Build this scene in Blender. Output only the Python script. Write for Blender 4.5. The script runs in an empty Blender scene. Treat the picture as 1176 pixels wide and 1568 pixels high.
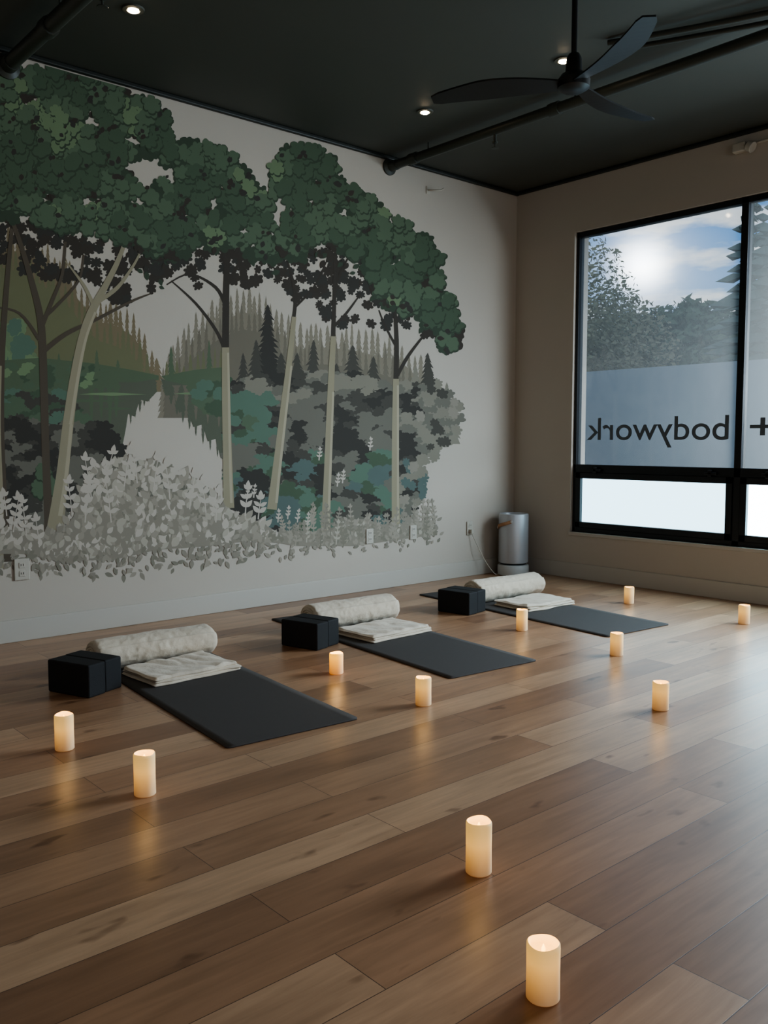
import bpy, bmesh, math, random
from mathutils import Vector, Matrix, noise
random.seed(7)
SC=bpy.context.scene
COL=SC.collection
try:
    SC.view_settings.view_transform='AgX'
    SC.view_settings.look='AgX - Medium High Contrast'
except Exception: pass
SC.view_settings.exposure=0.1

# ------------------------------------------------------------------ helpers
def lin(c):
    return tuple(((v/255)/12.92 if v/255<=0.04045 else ((v/255+0.055)/1.055)**2.4) for v in c)+(1.0,)
def new_mat(name):
    m=bpy.data.materials.new(name); m.use_nodes=True
    nt=m.node_tree; b=nt.nodes["Principled BSDF"]
    return m,nt,b
def pm(name,rgb,rough=0.6,metal=0.0,var=0.0,scale=20,bump=0.0,bscale=80,emit=None,es=0,spec=None,sheen=0):
    m,nt,b=new_mat(name)
    b.inputs["Base Color"].default_value=lin(rgb)
    b.inputs["Roughness"].default_value=rough
    b.inputs["Metallic"].default_value=metal
    if spec is not None: b.inputs["Specular IOR Level"].default_value=spec
    if sheen: b.inputs["Sheen Weight"].default_value=sheen
    tc=nt.nodes.new("ShaderNodeTexCoord")
    if var>0:
        n=nt.nodes.new("ShaderNodeTexNoise"); n.inputs["Scale"].default_value=scale; n.inputs["Detail"].default_value=4
        nt.links.new(tc.outputs["Object"],n.inputs["Vector"])
        mx=nt.nodes.new("ShaderNodeMixRGB"); a=lin(rgb)
        mx.inputs[1].default_value=tuple(v*(1-var) for v in a[:3])+(1,)
        mx.inputs[2].default_value=tuple(min(1,v*(1+var)) for v in a[:3])+(1,)
        nt.links.new(n.outputs["Fac"],mx.inputs[0]); nt.links.new(mx.outputs[0],b.inputs["Base Color"])
    if bump>0:
        n2=nt.nodes.new("ShaderNodeTexNoise"); n2.inputs["Scale"].default_value=bscale; n2.inputs["Detail"].default_value=5
        nt.links.new(tc.outputs["Object"],n2.inputs["Vector"])
        bp=nt.nodes.new("ShaderNodeBump"); bp.inputs["Strength"].default_value=bump; bp.inputs["Distance"].default_value=0.01
        nt.links.new(n2.outputs["Fac"],bp.inputs["Height"]); nt.links.new(bp.outputs[0],b.inputs["Normal"])
    if emit:
        b.inputs["Emission Color"].default_value=lin(emit); b.inputs["Emission Strength"].default_value=es
    return m
def link(o,parent=None):
    COL.objects.link(o)
    if parent: o.parent=parent
    return o
def empty(name,loc=(0,0,0),rz=0):
    e=bpy.data.objects.new(name,None); e.empty_display_size=0.1
    e.location=loc; e.rotation_euler=(0,0,rz); return link(e)
def mesh_obj(name,verts,faces,mats,parent=None,smooth=False,fm=None):
    me=bpy.data.meshes.new(name); me.from_pydata(verts,[],faces); me.update()
    for m in (mats if isinstance(mats,list) else [mats]): me.materials.append(m)
    if fm: me.polygons.foreach_set("material_index",fm)
    if smooth: me.polygons.foreach_set("use_smooth",[True]*len(me.polygons))
    return link(bpy.data.objects.new(name,me),parent)
BF=[(0,3,2,1),(4,5,6,7),(0,1,5,4),(1,2,6,5),(2,3,7,6),(3,0,4,7)]
def boxes(name,lst,mat,parent=None,bevel=0,seg=2):
    v=[];f=[]
    for a,b in lst:
        x0,x1=sorted((a[0],b[0]));y0,y1=sorted((a[1],b[1]));z0,z1=sorted((a[2],b[2]))
        k=len(v)
        v+=[(x0,y0,z0),(x1,y0,z0),(x1,y1,z0),(x0,y1,z0),(x0,y0,z1),(x1,y0,z1),(x1,y1,z1),(x0,y1,z1)]
        f+=[tuple(i+k for i in q) for q in BF]
    o=mesh_obj(name,v,f,mat,parent)
    if bevel:
        md=o.modifiers.new("bevel",'BEVEL'); md.width=bevel; md.segments=seg; md.limit_method='ANGLE'
    return o
def lathe(name,prof,mat,parent=None,seg=40,loc=(0,0,0),smooth=True,wob=None,axis='Z'):
    v=[];f=[]
    for j,(r,z) in enumerate(prof):
        for i in range(seg):
            a=2*math.pi*i/seg
            zz=z+(wob(j,a) if wob else 0)
            if axis=='Z': v.append((r*math.cos(a),r*math.sin(a),zz))
            else: v.append((zz,r*math.cos(a),r*math.sin(a)))
    n=len(prof)
    for j in range(n-1):
        for i in range(seg):
            f.append((j*seg+i,j*seg+(i+1)%seg,(j+1)*seg+(i+1)%seg,(j+1)*seg+i))
    f.append(tuple(reversed(range(seg)))); f.append(tuple((n-1)*seg+i for i in range(seg)))
    o=mesh_obj(name,v,f,mat,parent,smooth); o.location=loc
    if smooth:
        es=o.modifiers.new("es",'EDGE_SPLIT'); es.split_angle=math.radians(40)
    return o
def tube(name,pts,r,mat,parent=None,res=8,closed=False):
    c=bpy.data.curves.new(name+"_c",'CURVE'); c.dimensions='3D'; c.bevel_depth=r; c.bevel_resolution=3; c.use_fill_caps=True
    s=c.splines.new('POLY'); s.points.add(len(pts)-1)
    for p,q in zip(s.points,pts): p.co=(q[0],q[1],q[2],1)
    s.use_cyclic_u=closed
    tmp=bpy.data.objects.new("tmp",c); COL.objects.link(tmp)
    dg=bpy.context.evaluated_depsgraph_get(); me=bpy.data.meshes.new_from_object(tmp.evaluated_get(dg))
    bpy.data.objects.remove(tmp)
    me.name=name; me.materials.clear(); me.materials.append(mat)
    me.polygons.foreach_set("use_smooth",[True]*len(me.polygons))
    return link(bpy.data.objects.new(name,me),parent)

# ------------------------------------------------------------------ room dims (metres)
CZ=3.45; XW=-9.0; YS=-9.0
WALLC=(190,181,169)
m_wall=pm("wall_paint",WALLC,0.75,var=0.025,scale=1.5,bump=0.05,bscale=250)
m_base=pm("baseboard_paint",(190,184,174),0.5)
m_ceil=pm("ceiling_green_paint",(72,74,67),0.6,var=0.08,scale=2)
m_trimd=pm("dark_trim",(36,40,37),0.5)
m_pipe=pm("pipe_dark",(60,63,57),0.45)
m_black=pm("black_metal",(18,19,20),0.4)

def floor_mat():
    m,nt,b=new_mat("oak_plank_floor"); N=nt.nodes; L=nt.links
    tc=N.new("ShaderNodeTexCoord")
    br=N.new("ShaderNodeTexBrick"); br.offset=0.37; br.offset_frequency=2
    br.inputs["Scale"].default_value=1.0; br.inputs["Mortar Size"].default_value=0.0012; br.inputs["Mortar Smooth"].default_value=0.2
    br.inputs["Brick Width"].default_value=1.52; br.inputs["Row Height"].default_value=0.182; br.inputs["Bias"].default_value=0.0
    br.inputs["Color1"].default_value=(0,0,0,1); br.inputs["Color2"].default_value=(1,1,1,1); br.inputs["Mortar"].default_value=(0.5,0.5,0.5,1)
    L.new(tc.outputs["Object"],br.inputs["Vector"])
    mp=N.new("ShaderNodeMapping"); mp.inputs["Scale"].default_value=(1.3,16,1)
    add=N.new("ShaderNodeVectorMath"); add.operation='ADD'
    sc=N.new("ShaderNodeVectorMath"); sc.operation='SCALE'; sc.inputs[3].default_value=13.0
    L.new(br.outputs["Color"],sc.inputs[0]); L.new(tc.outputs["Object"],add.inputs[0]); L.new(sc.outputs[0],add.inputs[1]); L.new(add.outputs[0],mp.inputs["Vector"])
    n=N.new("ShaderNodeTexNoise"); n.inputs["Scale"].default_value=2.2; n.inputs["Detail"].default_value=8; n.inputs["Roughness"].default_value=0.6; n.inputs["Distortion"].default_value=0.6
    L.new(mp.outputs[0],n.inputs["Vector"])
    mp2=N.new("ShaderNodeMapping"); mp2.inputs["Scale"].default_value=(1.2,4.5,1); L.new(add.outputs[0],mp2.inputs["Vector"])
    n2=N.new("ShaderNodeTexNoise"); n2.inputs["Scale"].default_value=1.6; n2.inputs["Detail"].default_value=3; L.new(mp2.outputs[0],n2.inputs["Vector"])
    mp3=N.new("ShaderNodeMapping"); mp3.inputs["Scale"].default_value=(2.2,5.5,1); L.new(add.outputs[0],mp3.inputs["Vector"])
    n3=N.new("ShaderNodeTexNoise"); n3.inputs["Scale"].default_value=2.3; n3.inputs["Detail"].default_value=2; L.new(mp3.outputs[0],n3.inputs["Vector"])
    r1=N.new("ShaderNodeValToRGB"); e=r1.color_ramp.elements
    e[0].position=0.0; e[0].color=lin((150,113,86)); e[1].position=1.0; e[1].color=lin((198,163,132))
    x=r1.color_ramp.elements.new(0.5); x.color=lin((174,135,105))
    L.new(br.outputs["Color"],r1.inputs[0])
    r2=N.new("ShaderNodeValToRGB"); e=r2.color_ramp.elements
    e[0].position=0.3; e[0].color=(0.72,0.69,0.66,1); e[1].position=0.65; e[1].color=(1.06,1.05,1.04,1); L.new(n.outputs["Fac"],r2.inputs[0])
    r3=N.new("ShaderNodeValToRGB"); e=r3.color_ramp.elements
    e[0].position=0.25; e[0].color=(0.76,0.74,0.72,1); e[1].position=0.55; e[1].color=(1,1,1,1); L.new(n2.outputs["Fac"],r3.inputs[0])
    r4=N.new("ShaderNodeValToRGB"); e=r4.color_ramp.elements
    e[0].position=0.68; e[0].color=(1,1,1,1); e[1].position=0.76; e[1].color=(0.5,0.44,0.4,1); L.new(n3.outputs["Fac"],r4.inputs[0])
    m1=N.new("ShaderNodeMixRGB"); m1.blend_type='MULTIPLY'; m1.inputs[0].default_value=0.75; L.new(r1.outputs[0],m1.inputs[1]); L.new(r2.outputs[0],m1.inputs[2])
    m2=N.new("ShaderNodeMixRGB"); m2.blend_type='MULTIPLY'; m2.inputs[0].default_value=1; L.new(m1.outputs[0],m2.inputs[1]); L.new(r3.outputs[0],m2.inputs[2])
    m4=N.new("ShaderNodeMixRGB"); m4.blend_type='MULTIPLY'; m4.inputs[0].default_value=1; L.new(m2.outputs[0],m4.inputs[1]); L.new(r4.outputs[0],m4.inputs[2])
    m3=N.new("ShaderNodeMixRGB"); m3.inputs[2].default_value=lin((78,56,44)); L.new(br.outputs["Fac"],m3.inputs[0]); L.new(m4.outputs[0],m3.inputs[1])
    L.new(m3.outputs[0],b.inputs["Base Color"])
    rr=N.new("ShaderNodeMapRange"); rr.inputs[3].default_value=0.30; rr.inputs[4].default_value=0.40; L.new(n.outputs["Fac"],rr.inputs[0]); L.new(rr.outputs[0],b.inputs["Roughness"])
    b.inputs["Specular IOR Level"].default_value=0.85
    bp=N.new("ShaderNodeBump"); bp.inputs["Strength"].default_value=0.25; bp.inputs["Distance"].default_value=0.002; bp.invert=True
    L.new(br.outputs["Fac"],bp.inputs["Height"]); L.new(bp.outputs[0],b.inputs["Normal"])
    return m
m_floor=floor_mat()
T=0.2
boxes("floor",[((XW-T,YS-T,-0.1),(T,T,0))],m_floor)
boxes("ceiling",[((XW-T,YS-T,CZ),(T,T,CZ+0.15))],m_ceil)
boxes("wall_north",[((XW-T,0,0),(T,T,CZ))],m_wall)
WY0,WY1=-0.65,-5.15; WZ0,WZ1=0.41,2.99
boxes("wall_east",[((0,0,0),(T,WY0,CZ)),((0,WY1,0),(T,YS-T,CZ)),((0,WY0,0),(T,WY1,WZ0)),((0,WY0,WZ1),(T,WY1,CZ))],m_wall)
boxes("wall_west",[((XW-T,YS,0),(XW,0,CZ))],m_wall)
boxes("wall_south",[((XW,YS-T,0),(-7.5,YS,CZ)),((-1.5,YS-T,0),(0,YS,CZ)),((-7.5,YS-T,0),(-1.5,YS,0.5)),((-7.5,YS-T,3.0),(-1.5,YS,CZ))],m_wall)
def baseboard(name,a,b):
    o=boxes(name,[(a,b)],m_base,bevel=0.004); return o
baseboard("baseboard_north",(XW,-0.014,0),(-0.014,0,0.135))
baseboard("baseboard_east",(-0.014,YS,0),(0,0,0.135))
baseboard("baseboard_west",(XW,YS,0),(XW+0.014,-0.014,0.135))
boxes("trim_1",[((XW,-0.035,CZ-0.03),(0,0,CZ))],m_trimd,bevel=0.008)
boxes("trim_2",[((-0.035,YS,CZ-0.03),(0,-0.035,CZ))],m_trimd,bevel=0.008)

# ------------------------------------------------------------------ window
m_frame=pm("window_frame_black",(18,22,26),0.45)
def glass_mat():
    # glass with a fine solar-screen film: mostly clear, slightly light-scattering
    m,nt,b=new_mat("window_glass"); nt.nodes.remove(b); out=nt.nodes["Material Output"]
    t=nt.nodes.new("ShaderNodeBsdfTransparent"); t.inputs[0].default_value=(0.93,0.95,0.96,1)
    tl=nt.nodes.new("ShaderNodeBsdfTranslucent"); tl.inputs[0].default_value=(0.76,0.76,0.72,1)
    g=nt.nodes.new("ShaderNodeBsdfGlossy"); g.inputs["Roughness"].default_value=0.05
    m0=nt.nodes.new("ShaderNodeMixShader"); m0.inputs[0].default_value=0.10
    nt.links.new(t.outputs[0],m0.inputs[1]); nt.links.new(tl.outputs[0],m0.inputs[2])
    mx=nt.nodes.new("ShaderNodeMixShader"); mx.inputs[0].default_value=0.05
    nt.links.new(m0.outputs[0],mx.inputs[1]); nt.links.new(g.outputs[0],mx.inputs[2]); nt.links.new(mx.outputs[0],out.inputs[0])
    return m
m_glass=glass_mat()
m_frost_glow=[pm("frosted_film_glow_%d"%i,(225,230,235),0.9,emit=(180,222,240),es=s) for i,s in ((1,3.4),(2,15.0),(3,13.0))]  # emission stands in for scattered daylight; later bays boosted for floor glare
m_letter=pm("vinyl_lettering",(96,106,114),0.7)
win=empty("window_1",(0,0,0))
bays=[(-0.65,-2.15),(-2.15,-3.65),(-3.65,-5.15)]
fr=[]
fx0,fx1=0.03,0.10
fr.append(((fx0,WY0,WZ1-0.045),(fx1,WY1,WZ1)))
fr.append(((fx0,WY0,WZ0),(fx1,WY1,WZ0+0.04)))
fr.append(((fx0,WY0,0.93),(fx1,WY1,1.0)))
for i,(a,b) in enumerate(bays):
    fr.append(((fx0,a-(0.0 if i==0 else -0.025),WZ0),(fx1,a-0.03,WZ1)))
    s0,s1=a-0.035,b+0.03
    fr+= [((fx0-0.01,s0,WZ0+0.04),(fx1,s0-0.05,0.93)),((fx0-0.01,s1+0.05,WZ0+0.04),(fx1,s1,0.93)),
          ((fx0-0.01,s0,WZ0+0.04),(fx1,s1,WZ0+0.09)),((fx0-0.01,s0,0.88),(fx1,s1,0.93))]
fr.append(((fx0,WY1+0.03,WZ0),(fx1,WY1,WZ1)))
boxes("frame",fr,m_frame,win,bevel=0.003)
for i,(a,b) in enumerate(bays):
    boxes("glass_%d"%(i+1),[((0.06,a-0.03,1.0),(0.066,b+0.025,WZ1-0.045))],m_glass,win)
    boxes("frosted_pane_%d"%(i+1),[((0.055,a-0.085,WZ0+0.09),(0.065,b+0.08,0.88))],m_frost_glow[i],win)
    for k,yy in enumerate((a-0.2,b+0.25)):
        boxes("latch_%d_%d"%(i+1,k+1),[((0.0,yy,0.945),(0.03,yy-0.10,0.965)),((0.0,yy-0.03,0.93),(0.03,yy-0.06,0.98))],m_black,win,bevel=0.004)
boxes("sill",[((-0.015,WY0+0.01,WZ0-0.03),(0.03,WY1-0.01,WZ0))],m_base,win,bevel=0.004)
def text_mesh(body,name,y0,y1,z0,xheight,parent):
    c=bpy.data.curves.new("t",'FONT'); c.body=body; c.size=1; c.extrude=0.004; c.offset=0.006
    tmp=bpy.data.objects.new("tmp",c); COL.objects.link(tmp)
    dg=bpy.context.evaluated_depsgraph_get(); me=bpy.data.meshes.new_from_object(tmp.evaluated_get(dg)); bpy.data.objects.remove(tmp)
    xs=[v.co.x for v in me.vertices]; xa,xb=min(xs),max(xs); s=(y1-y0)/(xb-xa)
    for v in me.vertices: v.co=Vector(((v.co.x-xa)*s, v.co.y*xheight, v.co.z*0.3))
    me.materials.clear(); me.materials.append(m_letter); me.name=name
    o=bpy.data.objects.new(name,me); link(o,parent)
    o.rotation_euler=(math.pi/2,0,math.pi/2); o.location=(0.052,y0,z0); return o
lt=empty("window_lettering",(0,0,0))
text_mesh("bodywork","word_bodywork",-2.065,-0.775,1.215,0.27,lt)
text_mesh("yoga +","word_yoga",-3.3,-2.23,1.215,0.27,lt)

# ------------------------------------------------------------------ ceiling services
def pipe(name,x,z,r,ys,hang,heads):
    p=empty(name)
    tube("run",[(x,-0.001,z),(x,ys,z)],r,m_pipe,p)
    lathe("wall_flange",[(0.01,0),(r+0.03,0),(r+0.03,0.015),(r+0.005,0.03),(r+0.005,0.10)],m_pipe,p,seg=24).matrix_local=Matrix.Translation((x,0,z))@Matrix.Rotation(math.pi/2,4,'X')
    for i,y in enumerate(hang):
        tube("coupling_%d"%i,[(x,y,z),(x,y-0.08,z)],r+0.009,m_pipe,p)
        tube("hanger_%d"%i,[(x,y-0.2,z),(x,y-0.2,CZ)],0.007,m_pipe,p)
    for i,y in enumerate(heads):
        lathe("sprinkler_head_%d"%i,[(0.012,0),(0.012,-0.05),(0.02,-0.05),(0.02,-0.06),(0.006,-0.065),(0.006,-0.09),(0.026,-0.092),(0.026,-0.096)],m_pipe,p,seg=16,loc=(x,y,z-r+0.004))
    return p
pipe("sprinkler_pipe",-1.56,3.37,0.034,-7.9,[-0.25,-1.6,-3.2,-4.8],[-1.12,-3.9])
pipe("sprinkler_pipe",-4.50,3.35,0.042,-7.9,[-0.6,-2.2,-4.0],[-1.3,-3.5])
cab=[]
for i in range(30):
    t=i/29; cab.append((-2.0+0.55*math.sin(t*1.5),-2.35-2.6*t,CZ-0.02-0.05*math.sin(math.pi*t)))
tube("ceiling_conduit",cab,0.016,m_pipe)
cab2=[(x+0.12,y,z) for x,y,z in cab]; tube("ceiling_conduit",cab2,0.014,m_pipe)
m_bulb=pm("downlight_led",(255,240,215),0.5,emit=(255,226,186),es=60)
for i,(x,y) in enumerate([(-4.16,-0.92),(-2.02,-0.89),(-1.97,-2.02),(-4.1,-3.0),(-4.1,-5.2),(-1.97,-4.4),(-6.2,-0.92),(-6.2,-3.2),(-6.2,-5.4)]):
    d=empty("recessed_downlight",(x,y,CZ))
    lathe("trim_ring",[(0.034,0.0),(0.034,-0.01),(0.055,-0.008),(0.058,0.0)],m_ceil,d,seg=28)
    lathe("led",[(0.001,-0.002),(0.028,-0.002),(0.028,-0.012),(0.02,-0.016),(0.001,-0.018)],m_bulb,d,seg=20)
    ld=bpy.data.lights.new("spot",'SPOT'); ld.energy=8; ld.color=(1,0.76,0.5); ld.spot_size=math.radians(70); ld.spot_blend=1.0; ld.shadow_soft_size=0.03
    lo=bpy.data.objects.new("spot_lamp",ld); link(lo,d); lo.location=(0,0,-0.03)
fan=empty("ceiling_fan",(-2.80,-2.72,2.89))
m_fan=pm("fan_black",(17,19,19),0.42)
lathe("downrod",[(0.014,0.05),(0.014,CZ-2.89)],m_fan,fan,seg=16)
lathe("canopy",[(0.065,CZ-2.89),(0.065,CZ-2.89-0.03),(0.03,CZ-2.89-0.08),(0.014,CZ-2.89-0.085)],m_fan,fan,seg=28)
lathe("motor_housing",[(0.001,-0.03),(0.05,-0.03),(0.075,-0.015),(0.078,0.02),(0.06,0.045),(0.04,0.055),(0.036,0.12),(0.026,0.14),(0.014,0.145)],m_fan,fan,seg=32)
for k in range(3):
    a0=math.radians(2+120*k); v=[];f=[]
    n=16
    for i in range(n+1):
        t=i/n; r=0.06+0.63*t; w=0.038+0.040*math.sin(min(1,t*1.7)*math.pi/2)-0.035*max(0,t-0.6)/0.4
        if i==n: w*=0.7
        tw=math.radians(14-6*t); sweep=0.05*math.sin(t*math.pi)
        for s in (-1,1):
            for h in (-0.004,0.004):
                x=r; y=sweep+s*w*math.cos(tw); z=s*w*math.sin(tw)+h+0.005
                v.append((x*math.cos(a0)-y*math.sin(a0),x*math.sin(a0)+y*math.cos(a0),z))
    for i in range(n):
        b=i*4; c=b+4
        f+=[(b,c,c+2,b+2),(b+1,b+3,c+3,c+1),(b,b+1,c+1,c),(b+2,c+2,c+3,b+3)]
    f+=[(0,2,3,1),(n*4,n*4+1,n*4+3,n*4+2)]
    mesh_obj("blade_%d"%(k+1),v,f,m_fan,fan)

# ------------------------------------------------------------------ MURAL
_az=math.radians(48.7); _th=math.radians(4.5638)
_F=Vector((math.cos(_az)*math.cos(_th),math.sin(_az)*math.cos(_th),-math.sin(_th)))
_R=Vector((math.sin(_az),-math.cos(_az),0)); _U=_R.cross(_F)
def grid_to_wall(u,v):
    d=_F+_R*((u-588)/1353)+_U*((784-v)/1353); t=5.3923/d.y
    return (-6.3479+d.x*t, 1.2+d.z*t)
MC={
 "wallwhite":(190,181,169),"leafpale":(176,168,154),"brown_far":(128,115,90),"olive_far":(116,116,86),"grey_far":(136,128,112),"grey_far2":(118,111,97),
 "shore":(92,106,82),"shore_l":(120,140,104),"water":(96,100,84),"dark":(60,57,51),"dark2":(76,73,65),
 "greybr":(112,109,98),"greybr2":(133,128,114),"teal":(94,118,101),"teal2":(90,106,101),"grn1":(62,75,58),"grn2":(90,107,84),"grn3":(113,131,99),"grn4":(77,94,73),
 "trunk":(152,144,121),"trunk_l":(172,163,141),"trunk_d":(88,78,65),"bark":(62,55,47),"taupe":(158,150,136),"taupe2":(144,137,124)}
MK=list(MC.keys()); MM=[pm("mural_"+k,c,0.8,var=0.05,scale=6) for k,c in MC.items()]
MV=[];MF=[];MI=[]
STEP=0.000008
CELL=7
grid={}
def poly(pts,k,sub=0):
    us=[p[0] for p in pts]; vs=[p[1] for p in pts]
    c0,c1=int(min(us)//CELL),int(max(us)//CELL); r0,r1=int(min(vs)//CELL),int(max(vs)//CELL)
    cells=[(i,j) for i in range(c0,c1+1) for j in range(r0,r1+1)]
    lv=1+max(grid.get(c,0) for c in cells)
    for c in cells: grid[c]=lv
    y=-0.0003-lv*STEP
    b=len(MV)
    for (u,v) in pts:
        x,z=grid_to_wall(max(u,-140),v)
        MV.append((x,y,min(z,CZ-0.035)))
    MF.append(tuple(range(b,b+len(pts)))); MI.append(MK.index(k))
def blob(cx,cy,r,k,lob=None,sub=0,sq=1.0,depth=0.22,under=None):
    lob=lob or random.randint(6,9); ph=random.random()*7; n=lob*6; pts=[]
    ph2=random.random()*7
    for i in range(n):
        a=2*math.pi*i/n
        rr=r*(1-depth+depth*abs(math.sin(a*lob/2+ph))**0.6)*(1+0.12*math.sin(2*a+ph2)+0.06*math.sin(5*a+ph))
        pts.append((cx+rr*math.cos(a),cy+rr*math.sin(a)*sq))
    if under: poly([(cx+(x-cx)*1.1+0.6,cy+(y-cy)*1.1+1.8) for x,y in pts],under)
    poly(pts,k,sub)
def inside(x,y,P):
    c=False;j=len(P)-1
    for i in range(len(P)):
        xi,yi=P[i];xj,yj=P[j]
        if (yi>y)!=(yj>y) and x<(xj-xi)*(y-yi)/(yj-yi)+xi: c=not c
        j=i
    return c
def scatter(P,sp,holes=(),jit=0.5,prob=1.0,grow=0):
    xs=[p[0] for p in P]; ys=[p[1] for p in P]; out=[]
    y=min(ys);row=0
    while y<max(ys):
        x=min(xs)+(row%2)*sp/2
        while x<max(xs):
            a=x+random.uniform(-jit,jit)*sp; b=y+random.uniform(-jit,jit)*sp
            if inside(a,b,P) and random.random()<prob and all(math.hypot(a-h[0],b-h[1])>h[2]+grow for h in holes): out.append((a,b))
            x+=sp
        y+=sp*0.85;row+=1
    random.shuffle(out); return out
def leaf(x,y,l,a,k,sub=0,w=0.33):
    pts=[];n=6
    for i in range(n+1):
        t=i/n; pts.append((t*l, w*l*math.sin(math.pi*t**0.85)*0.9))
    for i in range(n-1,0,-1):
        t=i/n; pts.append((t*l,-w*l*math.sin(math.pi*t**0.85)*0.9))
    c,s=math.cos(a),math.sin(a)
    poly([(x+p*c-q*s,y+p*s+q*c) for p,q in pts],k,sub)
def ribbon(pts,k,sub=0):
    Lp=[];Rp=[]
    P=[]
    for i in range(len(pts)-1):
        p0=pts[max(i-1,0)];p1=pts[i];p2=pts[i+1];p3=pts[min(i+2,len(pts)-1)]
        for j in range(5):
            t=j/5
            P.append(tuple(0.5*((2*p1[q])+(-p0[q]+p2[q])*t+(2*p0[q]-5*p1[q]+4*p2[q]-p3[q])*t*t+(-p0[q]+3*p1[q]-3*p2[q]+p3[q])*t**3) for q in range(3)))
    P.append(pts[-1])
    for i,(x,y,w) in enumerate(P):
        a=P[max(i-1,0)];b=P[min(i+1,len(P)-1)]
        dx,dy=b[0]-a[0],b[1]-a[1];l=math.hypot(dx,dy) or 1
        nx,ny=-dy/l,dx/l
        Lp.append((x+nx*w/2,y+ny*w/2));Rp.append((x-nx*w/2,y-ny*w/2))
    poly(Lp+Rp[::-1],k,sub)
def pine(x,yt,yb,w,k,sub=0):
    n=max(5,int(abs(yb-yt)/8)); Lp=[];Rp=[]
    for i in range(n):
        t=(i+1)/n; y=yt+(yb-yt)*t; ww=w*0.5*(0.12+0.88*t**0.9)
        j=random.uniform(0.7,1.2)
        Lp.append((x-ww*j,y)); Lp.append((x-ww*j*0.5,y-(yb-yt)/n*0.25))
        j=random.uniform(0.7,1.2)
        Rp.append((x+ww*j,y)); Rp.append((x+ww*j*0.5,y-(yb-yt)/n*0.25))
    pts=[(x,yt)]
    for i in range(n): pts+= [Rp[2*i],Rp[2*i+1]] if i<n-1 else [Rp[2*i]]
    lf=[]
    for i in range(n): lf+= [Lp[2*i],Lp[2*i+1]] if i<n-1 else [Lp[2*i]]
    poly(pts+lf[::-1],k,sub)
def lerp(P,x):
    for (a,b),(c,d) in zip(P,P[1:]):
        if a<=x<=c: return b+(d-b)*(x-a)/(c-a)
    return P[0][1] if x<P[0][0] else P[-1][1]
def pine_mass(top,x0,x1,base,k,w=20,step=9,drop=34,amp=9):
    n=int((x1-x0)/6); pts=[(x0+(x1-x0)*i/n, min(base-4,lerp(top,x0+(x1-x0)*i/n)+drop)) for i in range(n+1)]
    poly(pts+[(x1,base),(x0,base)],k)
    x=x0+3
    while x<x1:
        yt=lerp(top,x)+random.uniform(-amp,amp); pine(x,yt,min(base,yt+100),w*random.uniform(0.8,1.3),k); x+=step*random.uniform(0.7,1.3)
Lt=[(-60,330),(0,345),(40,355),(75,380),(105,405),(130,438),(150,458),(175,465),(200,478),(218,500),(232,535),(243,562)]
Rt=[(247,562),(262,532),(285,500),(310,476),(338,458),(372,444),(400,450),(430,480),(460,500),(500,498),(540,502),(580,512),(620,525),(655,560)]
pine_mass(Lt,-60,243,600,"brown_far")
pine_mass(Rt,247,655,640,"grey_far")
pine_mass([(x,y+30) for x,y in Lt],-60,238,600,"olive_far",w=18)
pine_mass([(x,y+26) for x,y in Rt],252,655,640,"grey_far2",w=18)
pine_mass([(252,560),(345,535)],252,345,600,"olive_far",w=14)
for a,b in scatter([(-50,500),(40,500),(52,560),(50,600),(-50,610)],14): blob(a,b,13,random.choice(["shore_l","teal","grn3"]))
poly([(-60,556),(60,548),(140,556),(200,566),(243,575),(243,582),(190,588),(160,600),(60,606),(-60,610)],"shore")
poly([(247,576),(300,566),(345,562),(345,610),(300,600),(262,590)],"shore")
for a,b in scatter([(-50,560),(150,560),(160,588),(-50,600)],13): blob(a,b,10,random.choice(["shore","grn2","shore_l","grn4"]),sq=0.7)
for x,yt in [(148,535),(262,530),(320,520),(90,540),(112,545),(180,550)]: pine(x,yt,580,14,"shore",sub=1)
poly([(-60,600),(60,600),(160,594),(238,580),(240,600),(226,615),(214,612),(206,638),(196,634),(192,660),(186,690),(-60,700)],"water")
poly([(246,580),(300,594),(350,600),(352,700),(338,702),(330,672),(318,676),(310,650),(296,654),(286,628),(274,632),(266,604),(255,606)],"water")
for x,yb in [(186,668),(193,655),(200,650),(207,640),(214,632),(221,622),(228,616),(235,606)]: pine(x,yb,585,12,"water")
for x,yb in [(254,606),(262,620),(271,636),(280,648),(290,658),(300,668),(311,680),(322,690),(333,700)]: pine(x,yb,590,14,"water")
for x,yb in [(140,650),(155,642),(168,655),(178,640),(270,615),(285,632),(300,645),(318,650),(335,655)]: pine(x,yb,590,13,"shore" if x<200 else "grey_far2")
for yy,x0,x1 in [(604,120,225),(614,60,200),(626,150,205),(603,265,340),(618,285,345)]:
    poly([(x0,yy),(x0+20,yy-2),((x0+x1)/2,yy-3),(x1,yy),((x0+x1)/2,yy+2)],"shore_l" if yy<610 else "shore")
for a,b in scatter([(290,590),(350,585),(350,640),(320,640)],14): blob(a,b,13,random.choice(["grn2","teal","grn4","shore"]),sq=0.8)
for x,yt,w,yb in [(410,466,60,600),(392,520,40,610),(540,528,44,600),(455,540,36,600),(480,520,36,600),(572,545,36,600),(515,556,30,600),(430,540,40,610),(655,540,36,620),(372,540,30,610)]:
    pine(x,yt,yb,w,"dark2" if x!=410 else "dark")
for x,yt,w,yb in [(684,585,26,660),(660,650,30,700),(696,640,20,680),(636,560,34,640)]: pine(x,yt,yb,w,"greybr2")
right_mass=[(356,590),(400,575),(470,572),(540,575),(600,590),(640,590),(680,605),(700,620),(702,650),(690,672),(664,690),(650,705),(645,735),(640,775),(600,795),(540,812),(480,822),(420,812),(360,775),(345,700)]
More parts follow.
